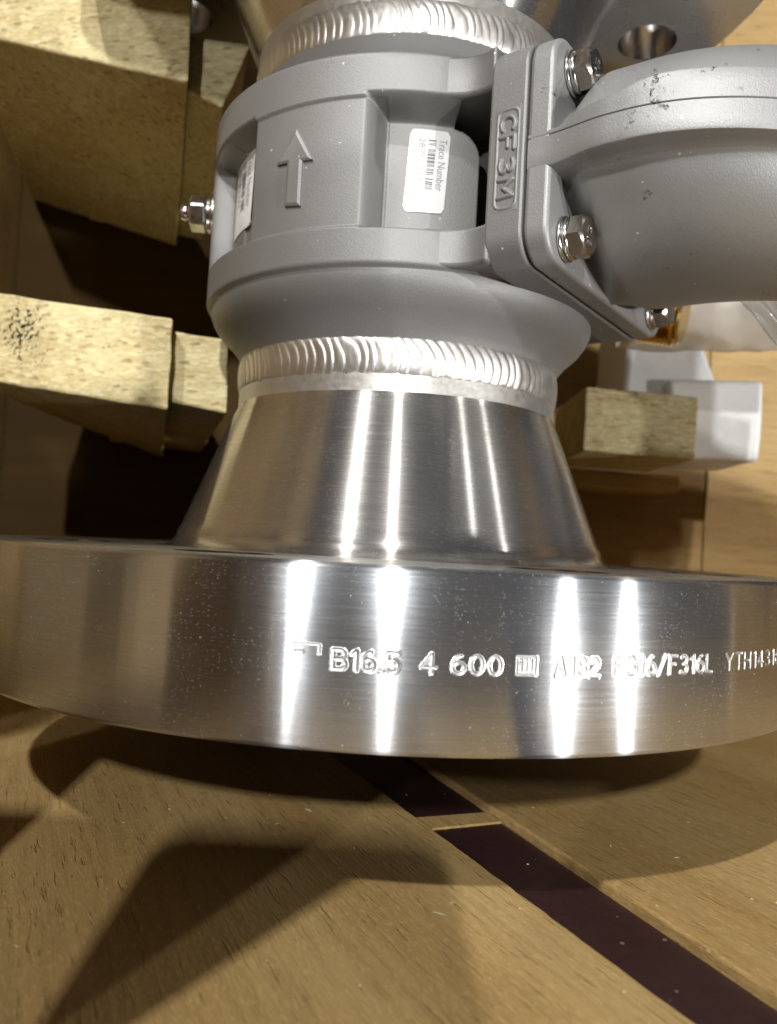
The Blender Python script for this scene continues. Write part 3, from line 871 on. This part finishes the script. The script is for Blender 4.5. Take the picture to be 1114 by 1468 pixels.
# stamped marks on the flange rim: real grooves with raised lips, struck into the turned surface
def deg(a_): return R_(a_) * 136.5
marks = [('^', -8.1, -5.95, -20.4, -16.7, .15), ('B16.5', -4.75, 0.75, -21.3, -17.5, .42), ('4', 2.75, 3.85, -21.2, -17.3, .34), ('600', 5.3, 9.55, -21.0, -17.4, .34),
         ('III', 11.25, 12.3, -20.2, -17.9, .24), ('A182', 14.65, 18.75, -21.0, -17.2, .36), ('F316/F316L', 20.4, 32.7, -20.7, -16.9, .32),
         ('YTH14316-2', 34.8, 50.0, -20.6, -16.9, .28)]
BZ0, BZ1 = -22.6, -15.8
patches = []
for s_, a0, a1, z0, z1, wd in marks:
    segs = strokes(s_, deg(a0), deg(a1), z0, z1)
    if s_ == 'III':
        q = [(deg(10.95), -20.8), (deg(12.65), -20.8), (deg(12.65), -17.3), (deg(10.95), -17.3)]
        segs += [(*q[i], *q[(i + 1) % 4]) for i in range(4)]
    p0, p1 = a0 - 0.75, a1 + 0.75
    if patches and p0 < patches[-1][1]: p0 = patches[-1][1]
    patches.append((p0, p1))
    nu = int(deg(p1 - p0) / 0.11); nv = int((BZ1 - BZ0) / 0.11)
    U, Vv = np.meshgrid(np.linspace(deg(p0), deg(p1), nu + 1), np.linspace(BZ0, BZ1, nv + 1), indexing='ij')
    D = np.full(U.shape, 9.0)
    for x0, y0, x1, y1 in segs:
        dx, dy = x1 - x0, y1 - y0
        L2 = dx * dx + dy * dy + 1e-9
        tt = np.clip(((U - x0) * dx + (Vv - y0) * dy) / L2, 0, 1)
        D = np.minimum(D, np.hypot(U - x0 - tt * dx, Vv - y0 - tt * dy))
    wd *= 0.8
    H = -0.26 * np.clip(1 - (D / wd) ** 2, 0, 1) ** 0.7 + 0.05 * np.exp(-((D - wd - 0.10) / 0.12) ** 2)
    edge_ = np.minimum(np.minimum(U - U.min(), U.max() - U), np.minimum(Vv - BZ0, BZ1 - Vv))
    H *= np.clip(edge_ / 0.3, 0, 1)
    Rr = 136.5 + H
    Va = np.stack([Rr * np.sin(U / 136.5), -Rr * np.cos(U / 136.5), Vv], -1).reshape(-1, 3).tolist()
    Fa = [(i * (nv + 1) + k, (i + 1) * (nv + 1) + k, (i + 1) * (nv + 1) + k + 1, i * (nv + 1) + k + 1) for i in range(nu) for k in range(nv)]
    st = new_obj('stamped_mark', Va, Fa, MAT['flange'], lower_flange, angle=180)
    st['label'] = 'faint scratched mark before the stamped characters' if s_ == '^' else 'stamped characters ' + s_
    st.data.materials.append(MAT['stamp'])
    Dm = D[:-1, :-1].reshape(-1)
    st.data.polygons.foreach_set('material_index', (Dm < wd + 0.16).astype(np.int32))
# rim of the stamped flange, with the marked fields left open
cuts = sorted(set([i * 0.5 for i in range(-360, 360)] + [p for q in patches for p in q]))
rows = [(135.3, 0.0), (136.1, -0.35), (136.5, -1.1), (136.5, BZ1), (136.5, BZ0), (136.5, -36.9), (136.1, -37.7), (135.3, -38.1)]
V, F = [], []
for a_ in cuts:
    for r, z_ in rows: V.append(cylpt(a_, r, z_))
k = len(rows); n = len(cuts)
for i in range(n):
    j = (i + 1) % n
    mid = (cuts[i] + (cuts[j] if j else 180)) / 2
    for q in range(k - 1):
        if q == 3 and any(p0 < mid < p1 for p0, p1 in patches): continue
        F.append((i * k + q, j * k + q, j * k + q + 1, i * k + q + 1))
old = lower_flange.data
tmp = new_obj('rim_tmp', V, F, MAT['flange'], meter, angle=50)
lower_flange.data = tmp.data
bpy.data.objects.remove(tmp); bpy.data.meshes.remove(old); lower_flange.data.name = 'flange'

# ------------------------------------------------------------------ brass plug, clear bags
bc = Vector((119, 62, 113))
ax = Vector((0.86, -0.46, -0.2)).normalized()
ux = ax.cross(Vector((0, 0, 1))).normalized(); uy = ux.cross(ax).normalized()
def bp(h, u, v): q = bc + ax * h + ux * u + uy * v; return (q.x, q.y, q.z)
prof = [(-10, 0.01), (-10, 11)]
for i in range(9): prof += [(-9 + i * 1.8, 13.0), (-8.1 + i * 1.8, 11.2)]
prof += [(8, 11.5), (9, 10.5), (9, 0.01)]
o = new_obj('brass_plug', *lathe_at(prof, bp, 48), MAT['brass'], angle=25)
tag(o, 'small brass threaded plug showing behind the housing bolt', 'plug')

def sheet(name, fn, nu, nv, mat, thick, label, cat):
    V, F = [], []
    for i in range(nu + 1):
        for j in range(nv + 1): V.append(fn(i / nu, j / nv))
    for i in range(nu):
        for j in range(nv): F.append((i * (nv + 1) + j, (i + 1) * (nv + 1) + j, (i + 1) * (nv + 1) + j + 1, i * (nv + 1) + j + 1))
    o = new_obj(name, V, F, mat, angle=180)
    m_ = o.modifiers.new('thick', 'SOLIDIFY'); m_.thickness = thick * S; m_.offset = 0
    tag(o, label, cat); return o
t = NT('milky_plastic'); vec = t.coord()
tr = t.n('ShaderNodeBsdfTranslucent'); tr.inputs[0].default_value = (0.88, 0.86, 0.82, 1)
di = t.principled(Base_Color=(0.80, 0.78, 0.74), Roughness=0.35)
tp = t.n('ShaderNodeBsdfTransparent')
m1 = t.n('ShaderNodeMixShader'); m1.inputs[0].default_value = 0.55; t.l(tr.outputs[0], m1.inputs[1]); t.l(di.outputs[0], m1.inputs[2])
m2 = t.n('ShaderNodeMixShader'); t.l(t.ramp(t.noise(vec, 18, 2, 0.5), [(0.3, 0.6), (0.7, 0.85)]), m2.inputs[0]); t.l(tp.outputs[0], m2.inputs[1]); t.l(m1.outputs[0], m2.inputs[2])
MAT['milky'] = t.done(m2)
t = NT('clear_plastic'); vec = t.coord()
g1 = t.n('ShaderNodeBsdfGlossy'); g1.inputs['Roughness'].default_value = 0.08
tp = t.n('ShaderNodeBsdfTransparent'); tp.inputs[0].default_value = (0.9, 0.9, 0.9, 1)
lw = t.n('ShaderNodeLayerWeight'); lw.inputs['Blend'].default_value = 0.35
di = t.principled(Base_Color=(0.75, 0.74, 0.72), Roughness=0.3)
m1 = t.n('ShaderNodeMixShader'); t.l(lw.outputs['Facing'], m1.inputs[0]); t.l(tp.outputs[0], m1.inputs[1]); t.l(g1.outputs[0], m1.inputs[2])
m2 = t.n('ShaderNodeMixShader'); m2.inputs[0].default_value = 0.3; t.l(m1.outputs[0], m2.inputs[1]); t.l(di.outputs[0], m2.inputs[2])
MAT['clear'] = t.done(m2)
def bag_fn(i, j):
    x = 104 + 92 * i; z_ = 103.5 + 3.5 * i + (55 + 6 * i) * j
    q = Vector((x * 0.05, z_ * 0.06, 2))
    y = 92 - 10 * i + 5 * mnoise.noise(q * 0.6) + 0.8 * mnoise.noise(q * 1.6) - 16 * math.sin(math.pi * min(1, j * 1.2)) * 0.4
    if i < 0.22: y -= 6 * (0.22 - i) / 0.22
    return (x, y, z_ + 1.2 * mnoise.noise(q * 2.3))
sheet('plastic_bag', bag_fn, 70, 50, MAT['milky'], 0.15, 'milky plastic bag hanging between the housing and the foam', 'bag')
def bub_fn(i, j):
    u, v = i, j
    x = 122 + 62 * u + 4 * v; z_ = 109 + 36 * v - 44 * u * (1 - 0.45 * v)
    y = 2 + 26 * u + 2.6 * abs(math.sin(v * 15 + u * 3)) + 2.2 * mnoise.noise(Vector((u * 5, v * 8, 1)))
    return (x, y - 4 * math.sin(math.pi * v), z_ + 1.4 * mnoise.noise(Vector((u * 7, v * 7, 4))))
sheet('bubble_bag', bub_fn, 60, 60, MAT['clear'], 0.4, 'crinkled clear plastic bag at the edge of the picture', 'bag')

# ------------------------------------------------------------------ splinters on the crate floor
rnd = random.Random(11)
V, F = [], []
for i in range(75):
    y = rnd.uniform(-200, -40); x = rnd.uniform(-90, 95)
    lx, rx_ = line_x(y, L0, L1), line_x(y, Q0, Q1)
    if x < lx - 0.6: zt = -72
    elif x > rx_ + 0.6: zt = -71.5
    elif lx + 2 < x < rx_ - 2: zt = -73.4
    else: continue
    L_ = rnd.choice((0.3, 0.4, 0.6, 0.9)); wd = rnd.uniform(0.08, 0.2); a = rnd.uniform(0, math.pi)
    if i % 40 == 0: L_ = 1.9; wd = 0.4
    c, s = math.cos(a), math.sin(a)
    b0 = len(V)
    h = rnd.uniform(0.12, 0.4)
    for u, v, q in ((-L_, -wd * 0.4, 0.02), (L_, -wd, 0.02), (L_ * 0.8, wd, 0.02), (-L_ * 0.7, wd * 0.6, 0.02), (0, 0, h)):
        V.append((x + u * c - v * s, y + u * s + v * c, zt + q))
    F += [(b0, b0 + 1, b0 + 4), (b0 + 1, b0 + 2, b0 + 4), (b0 + 2, b0 + 3, b0 + 4), (b0 + 3, b0, b0 + 4)]
t = NT('splinter'); MAT['splinter'] = t.done(t.principled(Base_Color=(0.62, 0.50, 0.32), Roughness=0.7))
o = new_obj('splinters', V, F, MAT['splinter'], smooth=False)
tag(o, 'tiny wood splinters scattered over the crate floor', None, None, 'stuff')

# ------------------------------------------------------------------ the phone taking the picture (behind the lens; it throws the shadow on the floor)
t = NT('phone_black'); MAT['phone'] = t.done(t.principled(Base_Color=(0.02, 0.02, 0.022), Roughness=0.35))
def ph(u, v, d): return (u, -303.2 - d, v)
phone = new_obj('smartphone', *prism(round_rect(-46, 19, -118, 28, 9, 6), 0, 7.6, ph), MAT['phone'], angle=40)
bevel(phone, 1.5, 3, 50)
tag(phone, 'black smartphone held up facing the meter, seen only by its shadow', 'phone')
new_obj('lens_bump', *prism(round_rect(-44, -8, -10, 26, 7, 5), -0.8, 0.2, ph), MAT['phone'], phone, angle=40)
